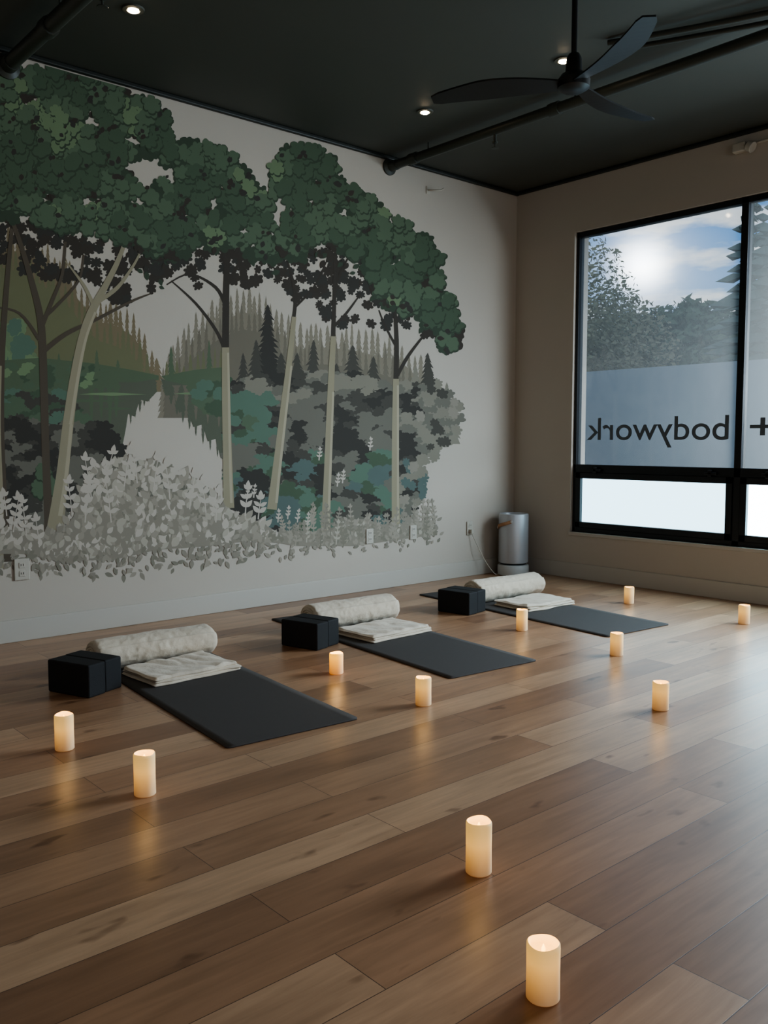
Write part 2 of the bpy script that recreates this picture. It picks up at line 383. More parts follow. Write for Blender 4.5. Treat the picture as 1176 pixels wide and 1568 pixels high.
poly([(x-(6 if x>500 else -4),y) for x,y in right_mass],"dark2")
left_mass=[(-60,606),(40,600),(90,600),(130,640),(175,660),(190,700),(130,740),(100,790),(60,800),(20,790),(-60,800)]
poly(left_mass,"dark2")
def shrubs(P,sp,zone,r0=9,r1=15):
    pts=scatter(P,sp,jit=0.6); pts.sort(key=lambda p:p[1]+random.uniform(-12,12))
    for a,b in pts:
        t=noise.noise(Vector((a*0.028,b*0.042,9.3))); s=noise.noise(Vector((a*0.02,b*0.03,-4.7)))
        blob(a,b,random.uniform(r0,r1),zone(a,b,t,s),sq=0.72,depth=0.32)
def zr(a,b,t,s):
    g="greybr2" if (a>600 or b<612) and t>0.2 else "greybr"
    if a>640: return "greybr2" if t>-0.1 else "greybr"
    if b>690:
        if s>0.08: return "teal" if t>0.1 else ("grn4" if t>-0.15 else "teal2")
        return g if t>0.12 else ("dark" if t<-0.05 else "dark2")
    if a<420 and b<680 and b>600: return "teal" if t>0.12 else ("grn4" if t>-0.12 else "dark2")
    return g if t>0.02 else ("dark" if t<-0.16 else "dark2")
shrubs(right_mass,9,zr)
for cx,cy,r,k in [(392,632,20,"teal"),(402,640,16,"teal"),(384,648,15,"grn2"),(398,655,12,"teal"),(560,722,17,"teal"),(575,728,15,"teal2"),(548,730,13,"teal"),(655,612,14,"greybr2"),(438,748,15,"grn4"),(470,765,14,"teal")]: blob(cx,cy,r,k,sq=0.85)
for a,b in scatter([(655,560),(690,575),(705,620),(700,670),(670,700),(650,700),(640,640)],12,prob=0.55):
    blob(a,b,random.uniform(6,10),random.choice(["greybr2","greybr","dark2","taupe2"]),depth=0.4)
for a,b in scatter([(620,700),(660,715),(655,800),(600,805)],12,prob=0.6):
    blob(a,b,random.uniform(6,10),random.choice(["greybr2","teal2","taupe2"]),depth=0.4)
def zl(a,b,t,s):
    if b<645: return "grn2" if t>0.1 else ("teal" if s>0.1 else ("grn4" if t>-0.15 else "dark2"))
    return "greybr" if t>0.05 else ("dark" if t<-0.12 else "dark2")
shrubs(left_mass,9,zl)
for a,b in [(70,735),(60,748),(80,745),(66,722)]: blob(a,b,14,"grn2",under="grn1")
def dblob(P,sp,prob,H,r0,r1):
    for a,b in scatter(P,sp,prob=prob,holes=H): blob(a,b,random.uniform(r0,r1),random.choice(["dark","bark"]),depth=0.4)
dblob([(-50,330),(60,345),(150,360),(260,385),(300,400),(260,420),(240,445),(180,470),(150,440),(110,430),(60,420),(0,400),(-50,400)],13,0.72,[(95,395,22),(20,380,14),(215,430,20),(165,395,14)],7,13)
dblob([(270,380),(420,385),(440,420),(400,445),(350,430),(300,440)],12,0.6,[(320,420,18),(385,415,10)],6,11)
dblob([(430,380),(520,370),(600,430),(660,480),(690,530),(690,560),(640,500),(590,500),(560,500),(480,500),(440,440)],12,0.62,[(540,470,18),(475,470,14),(490,400,10),(620,480,10)],6,12)
D="trunk_d"
ribbon([(76,840,14),(70,700,12),(66,560,12),(62,490,11),(48,430,9),(30,370,7),(15,330,6)],D)
ribbon([(64,540,8),(100,512,7),(150,488,5),(200,462,4),(230,450,2)],D)
ribbon([(64,500,7),(80,460,6),(95,420,5),(100,370,4)],D)
ribbon([(62,490,6),(85,470,5),(120,430,4),(128,390,3)],D)
ribbon([(60,520,6),(30,480,4),(-10,470,3)],D)
ribbon([(12,860,12),(2,700,11),(2,560,10),(10,440,8),(18,350,6)],D)
ribbon([(345,540,11),(346,450,10),(348,390,8)],"bark")
ribbon([(344,535,6),(330,505,5),(300,465,4),(262,430,2)],"bark")
ribbon([(346,470,6),(330,440,5),(290,420,3),(255,436,2)],"bark")
ribbon([(346,440,6),(362,410,5),(380,385,3)],"bark")
ribbon([(606,590,8),(607,520,7),(604,470,5)],"bark")
ribbon([(608,575,6),(625,545,5),(650,512,3)],"bark"); ribbon([(606,530,4),(590,500,3),(580,475,2)],"bark")
ribbon([(510,520,7),(512,450,6),(514,375,5)],"bark"); ribbon([(511,500,5),(530,480,4),(552,450,2)],"bark"); ribbon([(512,440,4),(530,400,3),(545,375,2)],"bark")
ribbon([(448,500,6),(452,450,5),(440,400,3)],"bark"); ribbon([(452,470,4),(480,440,3),(500,400,2)],"bark")
ribbon([(84,812,26),(95,730,19),(104,650,17),(114,580,15),(126,520,14),(140,478,13),(160,440,10),(178,405,8),(190,375,6)],"trunk")
ribbon([(150,462,7),(180,440,6),(205,405,4),(215,385,3)],"trunk"); ribbon([(144,470,6),(130,440,5),(112,415,3),(100,400,2)],"trunk")
ribbon([(-2,870,14),(0,780,11),(-4,660,10),(-2,560,9)],"trunk")
ribbon([(350,778,17),(348,700,14),(346,620,13),(345,532,11)],"trunk")
ribbon([(416,780,15),(424,710,12),(432,640,10),(442,560,9),(450,485,7)],"trunk")
ribbon([(497,832,15),(500,760,12),(503,680,11),(506,600,10),(510,515,8)],"trunk")
ribbon([(606,805,13),(605,720,11),(605,650,10),(606,580,9)],"trunk")
for P in ([(108,650,5),(119,580,5),(131,520,4),(146,478,4)],[(92,790,7),(101,730,6),(109,650,5)],[(354,770,4),(352,700,4),(349,540,3)],[(423,770,4),(429,710,4),(446,560,3)],[(502,820,4),(504,760,4),(510,600,3)],[(609,800,3),(609,720,3),(609,590,3)]):
    ribbon(P,"trunk_l")
# -- canopies
canL=[(-60,112),(0,112),(60,102),(110,112),(165,128),(210,142),(250,172),(262,215),(330,222),(372,250),(392,285),(412,300),(420,350),(425,385),(395,392),(345,382),(300,372),(262,390),(235,380),(180,365),(130,345),(85,352),(50,335),(0,322),(-60,330)]
holesL=[(222,258,22),(50,148,3),(140,183,3),(70,305,2),(140,300,3),(200,315,2),(250,300,2),(330,312,3),(285,330,2),(375,350,2),(205,210,2),(258,262,4)]
canR=[(415,290),(418,250),(440,228),(475,225),(505,245),(520,275),(555,300),(590,315),(612,340),(655,365),(670,400),(675,430),(692,450),(702,490),(700,525),(682,530),(662,500),(640,478),(600,470),(572,440),(560,410),(525,375),(485,365),(455,385),(425,375),(440,340)]
holesR=[(520,330,2),(440,320,1),(560,350,1),(560,395,2),(610,400,2),(640,430,1),(432,300,3)]
def canopy(P,H):
    for a,b in scatter(P,17,H,grow=10): blob(a,b+5,random.uniform(13,17),"bark" if random.random()<0.25 else "grn1",depth=0.3)
    for a,b in scatter(P,15,H,jit=0.6,grow=10):
        t=noise.noise(Vector((a*0.014,b*0.014,3.1)))+random.uniform(-0.15,0.15)
        k="grn2" if t>-0.02 else "grn4"
        if t>0.33: k="grn3"
        blob(a,b,random.uniform(10,15),k,depth=0.34,lob=random.randint(5,7),under="grn1")
    for a,b in scatter(P,40,H,jit=0.7,prob=0.8):
        for q in range(random.randint(1,3)): leaf(a+random.uniform(-5,5),b+random.uniform(-4,4),random.uniform(6,12),random.uniform(0,6.28),random.choice(["bark","dark"]),w=0.42)
canopy(canL,holesL); canopy(canR,holesR)
for P in ([(180,362),(262,385),(250,440),(200,460),(215,420)],[(300,370),(425,380),(430,420),(400,400),(340,396)],[(430,372),(520,372),(560,430),(520,410),(470,400)],[(560,430),(660,495),(695,560),(680,545),(640,500),(585,475)]):
    for a,b in scatter(P,11,prob=0.55): leaf(a,b,random.uniform(9,15),random.uniform(0,6.28),random.choice(["dark","bark","grn1"]))
# -- foreground leaves
fg=[(-60,795),(20,812),(80,818),(112,795),(122,750),(145,712),(200,704),(262,716),(320,752),(345,782),(400,800),(425,815),(500,815),(535,795),(560,795),(600,808),(655,795),(670,818),(600,828),(540,836),(450,836),(430,832),(385,828),(320,836),(240,842),(180,856),(90,860),(40,848),(-60,848)]
poly(fg,"taupe2")
for a,b in scatter(fg,11,jit=0.6,prob=0.7):
    if b<825: blob(a,b,random.uniform(5,9),random.choice(["greybr","greybr2","taupe2"]) if b<760 else random.choice(["taupe2","greybr2","taupe"]),depth=0.4)
for a,b in scatter(fg,8,jit=0.7,prob=0.85):
    top=b<775
    k=random.choice(["leafpale","wallwhite","taupe"]) if top else random.choice(["leafpale","taupe","taupe2","wallwhite"])
    if a>430: k=random.choice(["taupe","leafpale","greybr2","taupe2"])
    leaf(a,b,random.uniform(10,19) if a<430 else random.uniform(8,12),random.uniform(-2.6,-0.5),k,w=random.uniform(0.24,0.36))
for i in range(520):
    t=random.random(); u=-50+t*725
    base=866 if u<180 else 866-(u-180)*0.13 if u<400 else 840-(u-400)*0.08
    v=base+random.uniform(-26,16)
    leaf(u,v,random.uniform(8,15) if u<430 else random.uniform(6,10),random.uniform(-2.8,-0.3)+random.choice([0,math.pi]),random.choice(["taupe","taupe2","taupe2","greybr2"]),sub=i%3,w=0.27)
def sprig(x,y,h,n,k,lean=0,l=12):
    ribbon([(x,y,2),(x+lean*0.4,y-h*0.5,1.6),(x+lean,y-h,1.2)],k)
    for i in range(n):
        t=(i+1)/n; sx=x+lean*t; sy=y-h*t
        for sd in (-1,1): leaf(sx,sy,l*(1.1-0.4*t),-math.pi/2+sd*random.uniform(0.6,1.1),k,w=0.28)
    leaf(x+lean,y-h,l,-math.pi/2+random.uniform(-.2,.2),k,w=0.28)
for x,y,h,n,le in [(140,765,60,4,-10),(160,745,50,3,12),(190,745,50,3,8),(210,740,50,3,-8),(130,800,60,4,6),(235,755,50,3,6),(260,765,50,3,-6),(290,780,50,3,8),(315,785,45,3,-6),(170,800,60,4,-8),(20,815,50,4,8),(40,820,50,4,-6),(-5,810,45,4,4),(110,790,50,4,-6),(375,790,40,3,4),(395,795,30,3,4),(330,800,45,3,4),(60,838,40,3,-5),(10,790,30,3,-4)]:
    sprig(x,y,h,n,"wallwhite",le,15)
for i in range(60):
    x=random.uniform(430,670); y=random.uniform(805,842)-(x-430)*0.03
    sprig(x,y,random.uniform(18,34),4,random.choice(["taupe","leafpale","greybr2","taupe2"]),random.uniform(-6,6),7)
for x,y in [(425,800),(440,795),(455,800),(470,805),(516,745),(524,740),(378,765),(388,762),(566,690),(488,705)]: sprig(x,y,16,3,"wallwhite",2,6)
mesh_obj("wall_mural",MV,MF,MM,None,False,MI)

# ------------------------------------------------------------------ wall fittings
m_plate=pm("outlet_plate",(190,184,172),0.4)
m_slot=pm("outlet_slot",(60,58,54),0.5)
def outlet(x,z,w=0.075,h=0.12,gang=1):
    p=empty("wall_outlet",(x,-0.012,z))
    boxes("plate",[((-w/2,0.0,-h/2),(w/2,0.012,h/2))],m_plate,p,bevel=0.004)
    boxes("receptacles",[((-0.018,-0.003,0.008),(0.018,0.001,0.042)),((-0.018,-0.003,-0.042),(0.018,0.001,-0.008))],m_plate,p,bevel=0.002)
    boxes("slots",[((sx-0.0015,-0.0045,zz-0.006),(sx+0.0015,-0.003,zz+0.006)) for sx in (-0.007,0.007) for zz in (0.027,-0.023)],m_slot,p)
outlet(-4.51,0.435,0.09,0.13); outlet(-1.77,0.44); outlet(-1.29,0.44); outlet(-0.60,0.43)
wb=empty("wall_hook_bracket",(-1.13,-0.001,3.27))
boxes("plate",[((-0.02,-0.006,-0.03),(0.02,0.001,0.03))],m_plate,wb,bevel=0.002)
tube("arm",[(0,-0.004,0.0),(0,-0.05,-0.01),(0.08,-0.08,0.0),(0.10,-0.085,0.015)],0.006,m_plate,wb)
em=empty("wall_emergency_light",(-0.001,-2.13,3.33))
boxes("housing",[((-0.06,-0.05,-0.035),(0.001,0.05,0.035))],m_plate,em,bevel=0.012,seg=3)
lathe("lamp_head",[(0.02,0),(0.035,0.01),(0.04,0.05),(0.036,0.055),(0.001,0.05)],m_plate,em,seg=20).matrix_local=Matrix.Translation((-0.05,-0.06,-0.0))@Matrix.Rotation(math.radians(120),4,'X')
tube("conduit",[(-0.01,-0.05,0.01),(-0.01,-0.35,0.02)],0.01,m_plate,em)

# ------------------------------------------------------------------ mats
m_mat=pm("mat_rubber",(80,77,76),0.8,var=0.06,scale=60,bump=0.12,bscale=400,spec=0.3)
def rot_mat(name,c0,c1,L):
    cx,cy=(c0[0]+c1[0])/2,(c0[1]+c1[1])/2
    ang=math.radians(-5)
    e=empty(name,(cx,cy,0),ang); w=0.625; t=0.006
    nx,ny=16,40; r=0.02; v=[];f=[]
    def corner(u,y):
        d=min(y,L-y)
        if d<r:
            return w/2-r+math.sqrt(max(0,r*r-(r-d)**2))
        return w/2
    ys=[0,0.002,0.006,0.012,0.02]+[0.02+(L-0.04)*i/ny for i in range(1,ny)]+[L-0.02,L-0.012,L-0.006,L-0.002,L]
    for h in (0,1):
        for y in ys:
            hw=corner(0,y)
            for i in range(nx+1):
                x=-hw+2*hw*i/nx
                z=0.0006+h*t+0.0012*h*(noise.noise(Vector((x*4,y*4,cx)))+1)*0.5
                v.append((x,y,z))
    m=len(ys);k=(nx+1)*m
    for j in range(m-1):
        for i in range(nx):
            a=j*(nx+1)+i
            f.append((a,a+nx+1,a+nx+2,a+1)); f.append((k+a,k+a+1,k+a+nx+2,k+a+nx+1))
    for j in range(m-1):
        a=j*(nx+1); f.append((a,k+a,k+a+nx+1,a+nx+1)); a+=nx; f.append((a,a+nx+1,k+a+nx+1,k+a))
    for i in range(nx):
        f.append((i,i+1,k+i+1,k+i)); a=(m-1)*(nx+1)+i; f.append((a,k+a,k+a+1,a+1))
    mesh_obj("slab",v,f,m_mat,e,True)
mats=[rot_mat("yoga_mat",(-4.584,-2.5),(-3.958,-2.465),1.86),
      rot_mat("yoga_mat",(-3.204,-2.356),(-2.568,-2.329),1.86),
      rot_mat("yoga_mat",(-1.80,-2.29),(-1.151,-2.32),1.86)]

# ------------------------------------------------------------------ yoga blocks
m_foam=pm("foam_black",(30,30,32),0.8,var=0.1,scale=90,bump=0.15,bscale=500)
def blocks(x,y,rz):
    for sx in (-1,1):
        ox=sx*0.0556; dy=0.006 if sx>0 else 0
        px=x+ox*math.cos(rz)-dy*math.sin(rz); py=y+ox*math.sin(rz)+dy*math.cos(rz)
        e=empty("yoga_block",(px,py,0),rz)
        boxes("foam_body",[((-0.0545,-0.135,0.0),(0.0545,0.135,0.157))],m_foam,e,bevel=0.009,seg=4)
blocks(-4.658,-1.275,math.radians(21)); blocks(-3.27,-1.23,math.radians(15)); blocks(-1.845,-1.105,math.radians(9))

# ------------------------------------------------------------------ bolsters and folded blankets
def cloth(name,rgb):
    m=pm(name,rgb,0.9,var=0.06,scale=9,bump=0.8,bscale=17,sheen=0.2)
    return m
m_bol=cloth("bolster_cotton",(210,197,178)); m_bln=cloth("blanket_cotton",(220,208,190))
def bolster(x0,x1,y,rz,r=0.098,seed=0):
    L=x1-x0; e=empty("bolster",((x0+x1)/2,y,0.0085),rz)
    seg=112; prof=[]
    nR=26; cr=0.035
    for i in range(nR): prof.append((-L/2,0.001+(r-cr)*i/nR))
    for i in range(9):
        a=math.pi/2*i/8; prof.append((-L/2+cr-cr*math.cos(a),r-cr+cr*math.sin(a)))
    for i in range(1,90): prof.append((-L/2+cr+(L-2*cr)*i/90,r))
    for i in range(9):
        a=math.pi/2*i/8; prof.append((L/2-cr+cr*math.sin(a),r-cr+cr*math.cos(a)))
    for i in range(nR): prof.append((L/2,(r-cr)-(r-cr-0.001)*(i+1)/nR))
    v=[];f=[]
    for ax,rr in prof:
        endf=max(0,1-(L/2-abs(ax))/0.03)
        for i in range(seg):
            a=2*math.pi*i/seg
            s=(rr/0.017+a/(2*math.pi))%1.0
            g=-0.009*math.exp(-((s-0.5)/0.16)**2) if rr<r-0.006 else 0
            axx=ax+(1 if ax>0 else -1)*g*endf+(1 if ax>0 else -1)*endf*0.012*noise.noise(Vector((rr*30,math.cos(a),seed)))
            n=noise.noise(Vector((ax*6+seed,math.cos(a)*1.4,math.sin(a)*1.4)))
            n2=noise.noise(Vector((ax*22+seed,math.cos(a)*2.5,math.sin(a)*2.5)))
            n3=1-abs(noise.noise(Vector((ax*26+seed+a*2.2,math.cos(a)*3,math.sin(a)*3))))*2
            R=rr*(1+0.05*n+0.025*n2+0.02*n3*(rr/r))
            st=(a-2.5)%(2*math.pi)/(2*math.pi); R-=0.010*st*(rr/r)
            yy=R*math.cos(a)*1.12; zz=R*math.sin(a)*0.94
            zb=-r*0.86
            if zz<zb: zz=zb+(zz-zb)*0.12
            v.append((axx,yy,zz+r*0.875+0.003))
    n=len(prof)
    for j in range(n-1):
        for i in range(seg):
            f.append((j*seg+i,(j+1)*seg+i,(j+1)*seg+(i+1)%seg,j*seg+(i+1)%seg))
    f.append(tuple(range(seg))); f.append(tuple(reversed(range((n-1)*seg,n*seg))))
    o=mesh_obj("roll",v,f,m_bol,e,True)
    zs=min(p[2] for p in v)
    for q in o.data.vertices: q.co.z-=zs
    return e
bolster(-4.52,-3.83,-1.02,math.radians(-2),r=0.095,seed=1)
bolster(-3.10,-2.415,-0.98,math.radians(-2),r=0.098,seed=5)
bolster(-1.61,-0.88,-0.98,math.radians(-2),r=0.096,seed=9)
def blanket(cx,cy,rz,w=0.50,d=0.34,seed=0):
    e=empty("folded_blanket",(cx,cy,0.0085),rz)
    v=[];f=[]
    nx,ny=70,50; layers=[(0.0,0.013,0,0,1.0),(0.013,0.013,0.008,0.004,0.985),(0.026,0.014,-0.006,0.01,0.97)]
    for li,(z0,t,ox,oy,sc) in enumerate(layers):
        k=len(v); 
        for h in (0,1):
            for j in range(ny+1):
                for i in range(nx+1):
                    u=-1+2*i/nx; q=-1+2*j/ny
                    eu=max(0,(abs(u)-0.965)/0.035); eq=max(0,(abs(q)-0.95)/0.05); rim=max(eu,eq)
                    zc=z0+t/2; half=t/2*math.sqrt(max(0.0,1-rim*rim))
                    x=u*w/2*sc+ox; y=q*d/2*sc+oy
                    x+=0.016*noise.noise(Vector((y*7,seed,li*3.3)))*abs(u); y+=0.022*noise.noise(Vector((x*6,seed+4,li*2.1)))*abs(q)
                    lift=0.010*max(0,noise.noise(Vector((x*5,y*5,seed*1.7))))*(li/2) if h or li else 0
                    fold=0.017*abs(noise.noise(Vector((x*8+y*6,y*5-x*3,seed+li))))*(1 if (li==2 and h) else 0)*(1-rim)
                    v.append((x,y,zc+(half if h else -half)+lift+fold))
        m=(nx+1)*(ny+1)
        for j in range(ny):
            for i in range(nx):
                a=k+j*(nx+1)+i
                f.append((a,a+nx+1,a+nx+2,a+1)); f.append((m+a,m+a+1,m+a+nx+2,m+a+nx+1))
        for j in range(ny):
            a=k+j*(nx+1); f.append((a,m+a,m+a+nx+1,a+nx+1)); a+=nx; f.append((a,a+nx+1,m+a+nx+1,m+a))
        for i in range(nx):
            a=k+i; f.append((a,a+1,m+a+1,m+a)); a=k+ny*(nx+1)+i; f.append((a,m+a,m+a+1,a+1))
    mesh_obj("folds",v,f,m_bln,e,True)
blanket(-4.165,-1.325,math.radians(3),seed=2)
blanket(-2.755,-1.31,math.radians(2),seed=6)
blanket(-1.30,-1.32,math.radians(-2),seed=8)

# ------------------------------------------------------------------ candles
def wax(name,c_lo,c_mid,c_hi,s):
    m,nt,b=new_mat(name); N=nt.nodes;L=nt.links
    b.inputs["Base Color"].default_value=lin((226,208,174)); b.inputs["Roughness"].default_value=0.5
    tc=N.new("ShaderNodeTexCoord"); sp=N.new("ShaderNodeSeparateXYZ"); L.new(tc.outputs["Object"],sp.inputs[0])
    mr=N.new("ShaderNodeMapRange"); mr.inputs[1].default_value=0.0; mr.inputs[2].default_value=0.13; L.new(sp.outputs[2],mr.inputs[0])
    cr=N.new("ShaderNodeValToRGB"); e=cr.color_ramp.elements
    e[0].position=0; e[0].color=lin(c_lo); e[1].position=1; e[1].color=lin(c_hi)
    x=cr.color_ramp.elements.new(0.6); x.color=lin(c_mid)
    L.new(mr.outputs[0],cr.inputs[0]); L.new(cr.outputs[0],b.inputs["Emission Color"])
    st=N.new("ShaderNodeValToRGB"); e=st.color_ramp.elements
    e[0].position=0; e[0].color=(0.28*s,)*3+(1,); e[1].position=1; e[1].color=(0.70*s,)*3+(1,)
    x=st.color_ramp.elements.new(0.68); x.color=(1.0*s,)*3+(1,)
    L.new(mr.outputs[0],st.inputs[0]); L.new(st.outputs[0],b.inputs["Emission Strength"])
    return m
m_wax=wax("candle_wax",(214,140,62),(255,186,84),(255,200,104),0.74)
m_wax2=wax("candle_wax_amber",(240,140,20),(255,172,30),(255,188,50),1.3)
m_wick=pm("led_flame",(255,220,150),0.4,emit=(255,190,90),es=4)
CAND=[(-4.886,-4.249,.125),(-4.576,-3.776,.148),(-5.027,-2.653,.145),(-5.06,-2.033,.14),(-3.559,-1.843,.108),(-3.6,-2.537,.128),(-2.848,-3.29,.126),(-2.129,-2.575,.127),(-2.019,-1.797,.135),(-0.695,-1.716,.125),(-0.76,-2.634,.125)]
for i,(x,y,h) in enumerate(CAND):
    e=empty("pillar_candle",(x,y,0.0))
    ph=random.random()*6; r=0.0365
    def wob(j,a,ph=ph): return (0.0014*math.sin(a*2+ph)+0.0009*math.sin(a*3+ph*2)) if j in (4,5,6) else 0
    mw=m_wax2 if i==4 else m_wax
    lathe("wax_body",[(r-0.003,0.0),(r,0.003),(r-0.0005,h*0.5),(r,h-0.01),(r-0.0005,h-0.003),(r-0.003,h),(r-0.006,h-0.004),(r-0.0075,h-0.018),(0.012,h-0.026),(0.004,h-0.026)],mw,e,seg=40,wob=wob)
    lathe("led_flame",[(0.001,h-0.026),(0.004,h-0.022),(0.0045,h-0.014),(0.002,h-0.007),(0.0008,h-0.004)],m_wick,e,seg=14)
    ld=bpy.data.lights.new("glow",'POINT'); ld.energy=0.4 if i==4 else 0.22; ld.color=(1,0.58,0.22); ld.shadow_soft_size=0.02
    lo=bpy.data.objects.new("glow_lamp",ld); link(lo,e); lo.location=(0,0,h+0.02)

# ------------------------------------------------------------------ air purifier
m_sil=pm("brushed_silver",(192,194,198),0.38,metal=0.4,var=0.05,scale=5)
m_pw=pm("purifier_base",(196,196,194),0.45)
m_lea=pm("leather_strap",(168,124,90),0.6)
m_dk=pm("dark_grille",(40,40,42),0.6)
ap=empty("air_purifier",(-0.235,-0.205,0),math.radians(-135))
AP=Matrix.Translation((-0.235,-0.205,0))@Matrix.Rotation(math.radians(-135),4,'Z')
lathe("base",[(0.12,0),(0.138,0.006),(0.14,0.02),(0.14,0.085),(0.134,0.095),(0.11,0.098)],m_pw,ap,seg=56)
lathe("gap_ring",[(0.115,0.095),(0.115,0.112)],m_dk,ap,seg=56)
lathe("body",[(0.118,0.11),(0.131,0.115),(0.133,0.125),(0.133,0.535),(0.131,0.55),(0.124,0.556),(0.118,0.55),(0.112,0.53),(0.02,0.53)],m_sil,ap,seg=56)
lathe("outlet_grille",[(0.02,0.531),(0.11,0.531),(0.11,0.537),(0.085,0.537),(0.085,0.533),(0.06,0.533),(0.06,0.538),(0.02,0.538)],m_dk,ap,seg=48)
st=[];a0=math.radians(-48)
for i in range(17):
    t=i/16; a=a0+(t-0.5)*1.25; rr=0.136+0.026*math.sin(math.pi*t); st.append((rr*math.cos(a),rr*math.sin(a),0.43+0.06*t))
v=[];f=[]
for p in st:
    q=Vector((p[0],p[1],0)).normalized()*0.004
    for dz in (-0.015,0.015):
        v.append((p[0]-q.x,p[1]-q.y,p[2]+dz)); v.append((p[0]+q.x,p[1]+q.y,p[2]+dz))
for i in range(16):
    b=i*4;c=b+4; f+=[(b,b+2,c+2,c),(b+1,c+1,c+3,b+3),(b,c,c+1,b+1),(b+2,b+3,c+3,c+2)]
f+=[(0,1,3,2),(64,66,67,65)]
mesh_obj("leather_handle",v,f,m_lea,ap,True)
for k,p in enumerate((st[0],st[-1])):
    lathe("handle_rivet_%d"%k,[(0.001,0.0),(0.011,0.0),(0.011,0.012),(0.001,0.013)],m_pw,ap,seg=16).matrix_local=Matrix.Translation((p[0],p[1],p[2]))@Vector((p[0],p[1],0)).to_track_quat('Z','Y').to_matrix().to_4x4()
cord=[]
for i in range(25):
    t=i/24; x=-0.60+0.235*t; z=0.41*(1-t)**1.8; y=-0.02-0.12*math.sin(t*math.pi*0.5)
    cord.append((x,y,max(z,0.01)))
for o in (tube("power_cord",cord,0.004,m_plate),boxes("cord_plug",[((-0.615,-0.045,0.385),(-0.585,-0.0165,0.42))],m_plate,bevel=0.004)):
    o.parent=ap; o.matrix_parent_inverse=AP.inverted()

# ------------------------------------------------------------------ exterior
m_grd=pm("asphalt",(120,120,120),0.9,var=0.1,scale=3)
boxes("exterior_ground",[((0.25,-60,-0.5),(80,60,-0.4))],m_grd)
m_fence=pm("exterior_stucco",(138,144,148),0.9,var=0.06,scale=0.8)
boxes("exterior_fence",[((4.0,-14,-0.4),(4.2,16,2.17))],m_fence)
m_con=pm("conifer_foliage",(92,106,94),0.95,var=0.3,scale=1.2)
m_shr=pm("shrub_foliage",(60,68,62),0.95,var=0.3,scale=1.2)
m_dec=pm("broadleaf_foliage",(158,146,110),0.95,var=0.25,scale=1.2)
m_hill=pm("hillside_foliage",(88,98,70),0.95,var=0.5,scale=1.4)
def hill():
    v=[];f=[];nx,ny=220,16
    def surf(y,j):
        x=20+10*j
        top=6.3+0.7*noise.noise(Vector((y*0.12,0,1)))+0.9*noise.noise(Vector((y*0.45,0,5)))+0.5*noise.noise(Vector((y*1.3,0,5)))
        s=math.sin(j*math.pi/2)
        return x,-0.4+(top+0.4)*s
    for j in range(ny+1):
        for i in range(nx+1):
            y=-50+110*i/nx; x,z=surf(y,j/ny); v.append((x,y,z))
    for j in range(ny):
        for i in range(nx):
            a=j*(nx+1)+i; f.append((a,a+1,a+nx+2,a+nx+1))
    rs=random.Random(3)
    for c in range(420):
        y=rs.uniform(-6,24); j=rs.uniform(0.25,1.0); x,z=surf(y,j); R=rs.uniform(0.5,1.1)
        for q in range(70):
            d=Vector((rs.gauss(0,1),rs.gauss(0,1),rs.gauss(0,1))).normalized()*R*rs.uniform(0.6,1.05)
            p=Vector((x,y,z+0.15))+d; n=Vector((rs.gauss(0,1),rs.gauss(0,1),rs.gauss(0,1))).normalized(); g=n.orthogonal().normalized(); l=rs.uniform(0.12,0.24)
            k=len(v); v+=[tuple(p-n*l),tuple(p+g*l*0.7),tuple(p+n*l),tuple(p-g*l*0.7)]; f.append((k,k+1,k+2,k+3))
    mesh_obj("exterior_wooded_hillside",v,f,m_hill,None,False)
hill()
def conifer(x,y,h,r):
    e=empty("conifer_tree",(x,y,-0.4)); v=[];f=[]
    n=int(h/0.26)
    rs=random.Random(int(x*100+y*10))
    for i in range(n):
        t=i/n; z=0.12*h+0.88*h*t; rr=r*(1-t)**0.85+0.12
        nb=8
        for b in range(nb):
            a=rs.random()*6.28; l=rr*rs.uniform(0.4,1.25); w=0.08+0.12*l; dz=-0.12*l
            k=len(v); ca,sa=math.cos(a),math.sin(a)
            v+=[(0,0,z),(ca*l*0.55-sa*w,sa*l*0.55+ca*w,z+dz*0.6-0.1),(ca*l,sa*l,z+dz),(ca*l*0.55+sa*w,sa*l*0.55-ca*w,z+dz*0.6-0.1),(ca*l*0.5,sa*l*0.5,z+dz*0.2+0.08)]
            f+=[(k,k+1,k+4),(k+1,k+2,k+4),(k+2,k+3,k+4),(k+3,k,k+4)]
    mesh_obj("branches",v,f,m_con,e)
    lathe("trunk",[(0.16,0),(0.1,h*0.5),(0.02,h)],m_con,e,seg=10)
def broadleaf(name,x,y,h,r,n=2600,lmin=0.06,lmax=0.13,mat=None):
    e=empty(name,(x,y,-0.4)); rs=random.Random(int(x*50+y*70)); v=[];f=[]
    for i in range(n):
        a=rs.random()*6.28; c=rs.uniform(-1,1); q=rs.random()**0.4; s=math.sqrt(1-c*c)
        p=Vector((r*q*s*math.cos(a),r*q*s*math.sin(a),h*0.6+h*0.4*q*c))
        p*=1+0.12*noise.noise(p*0.8)
        d=Vector((rs.uniform(-1,1),rs.uniform(-1,1),rs.uniform(-1,1))).normalized(); g=d.orthogonal().normalized(); l=rs.uniform(lmin,lmax)
        k=len(v); v+=[tuple(p-d*l),tuple(p+g*l*0.6),tuple(p+d*l),tuple(p-g*l*0.6)]; f.append((k,k+1,k+2,k+3))
    mesh_obj("leaves",v,f,mat or m_dec,e)
    lathe("trunk",[(0.10,0),(0.06,h*0.4),(0.02,h*0.8)],m_con,e,seg=10)
broadleaf("broadleaf_tree",7.4,4.8,5.6,1.25,9000,0.03,0.07)
broadleaf("broadleaf_tree",10.5,6.0,5.0,1.3,8000,0.04,0.08)
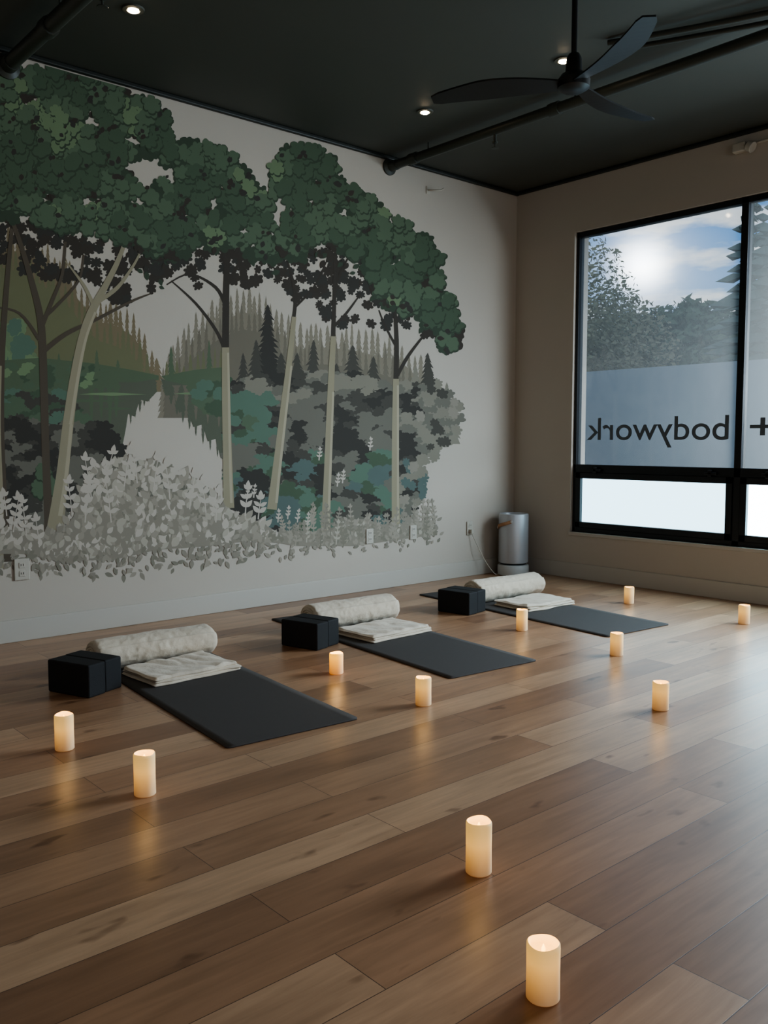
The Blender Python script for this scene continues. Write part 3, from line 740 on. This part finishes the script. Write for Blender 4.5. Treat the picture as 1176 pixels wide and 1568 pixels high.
broadleaf("garden_shrub",3.1,1.9,3.2,0.36,700,0.02,0.06,m_shr)
for x,y,h,r in [(13,3.6,7.4,1.7),(15.5,5.5,7.9,1.8),(12.6,1.4,8.2,1.6),(14.6,-1.4,8.2,1.5),(13,-4.4,8.2,1.5),(13.5,-8,8.2,1.5)]:
    conifer(x,y,h,r)

# ------------------------------------------------------------------ world
w=bpy.data.worlds.new("sky"); SC.world=w; w.use_nodes=True; nt=w.node_tree; N=nt.nodes; L=nt.links
bg=N["Background"]
geo=N.new("ShaderNodeTexCoord")
sep=N.new("ShaderNodeSeparateXYZ"); L.new(geo.outputs["Generated"],sep.inputs[0])
gr=N.new("ShaderNodeValToRGB"); e=gr.color_ramp.elements
e[0].position=0.0; e[0].color=lin((180,205,222)); e[1].position=0.6; e[1].color=lin((110,155,205))
x=gr.color_ramp.elements.new(0.22); x.color=lin((74,148,216))
L.new(sep.outputs[2],gr.inputs[0])
mp=N.new("ShaderNodeMapping"); mp.inputs["Scale"].default_value=(2.5,2.5,9); L.new(geo.outputs["Generated"],mp.inputs[0])
cn=N.new("ShaderNodeTexNoise"); cn.inputs["Scale"].default_value=5.0; cn.inputs["Detail"].default_value=7; L.new(mp.outputs[0],cn.inputs[0])
cr=N.new("ShaderNodeValToRGB"); cr.color_ramp.elements[0].position=0.48; cr.color_ramp.elements[1].position=0.62; L.new(cn.outputs["Fac"],cr.inputs[0])
mx=N.new("ShaderNodeMixRGB"); mx.inputs[2].default_value=lin((236,242,246)); L.new(cr.outputs[0],mx.inputs[0]); L.new(gr.outputs[0],mx.inputs[1])
sd=Vector((0.842*0.983,0.540*0.983,0.184)).normalized()
dot=N.new("ShaderNodeVectorMath"); dot.operation='DOT_PRODUCT'; dot.inputs[1].default_value=sd
nrm=N.new("ShaderNodeVectorMath"); nrm.operation='NORMALIZE'; L.new(geo.outputs["Generated"],nrm.inputs[0]); L.new(nrm.outputs[0],dot.inputs[0])
mxm=N.new("ShaderNodeMath"); mxm.operation='MAXIMUM'; mxm.inputs[1].default_value=0; L.new(dot.outputs["Value"],mxm.inputs[0])
def powr(n,s):
    p=N.new("ShaderNodeMath"); p.operation='POWER'; p.inputs[1].default_value=n; L.new(mxm.outputs[0],p.inputs[0])
    q=N.new("ShaderNodeMath"); q.operation='MULTIPLY'; q.inputs[1].default_value=s; L.new(p.outputs[0],q.inputs[0]); return q
a=powr(4500,6); b2=powr(600,0.7)
ad=N.new("ShaderNodeMath"); L.new(a.outputs[0],ad.inputs[0]); L.new(b2.outputs[0],ad.inputs[1])
a2=N.new("ShaderNodeMixRGB"); a2.blend_type='ADD'; a2.inputs[0].default_value=1; L.new(mx.outputs[0],a2.inputs[1]); L.new(ad.outputs[0],a2.inputs[2])
L.new(a2.outputs[0],bg.inputs[0]); bg.inputs[1].default_value=1.0

# ------------------------------------------------------------------ lights
def area(name,loc,rot,sx,sy,e,col,portal=False,parent=None):
    l=bpy.data.lights.new(name,'AREA'); l.shape='RECTANGLE'; l.size=sx; l.size_y=sy; l.energy=e; l.color=col
    if portal: l.cycles.is_portal=True
    o=bpy.data.objects.new(name,l); o.location=loc; o.rotation_euler=rot; link(o,parent); return o
area("sky_portal",(0.15,-2.9,1.98),(0,math.radians(90),0),1.95,4.5,1,(1,1,1),True)
area("daylight_fill_east",(1.0,-4.15,2.35),(0,math.radians(50),0),2.2,1.9,400,(0.80,0.91,1.0))  # added lamp outside the unseen bays, boosts window light in the room
area("daylight_fill_south",(-4.5,YS-0.75,2.3),(math.radians(55),0,0),6.0,2.2,36,(1.0,0.93,0.86))  # added fill lamp outside an invented south window behind the camera

# ------------------------------------------------------------------ camera
cam=bpy.data.cameras.new("camera"); co=bpy.data.objects.new("camera",cam); COL.objects.link(co)
co.location=(-6.3479,-5.3923,1.2); co.rotation_euler=_F.to_track_quat('-Z','Y').to_euler()
cam.sensor_fit='HORIZONTAL'; cam.sensor_width=36; cam.lens=36*1353/1176; cam.clip_start=0.05; cam.clip_end=300
SC.camera=co
print("mural levels",max(grid.values()),len(MF))
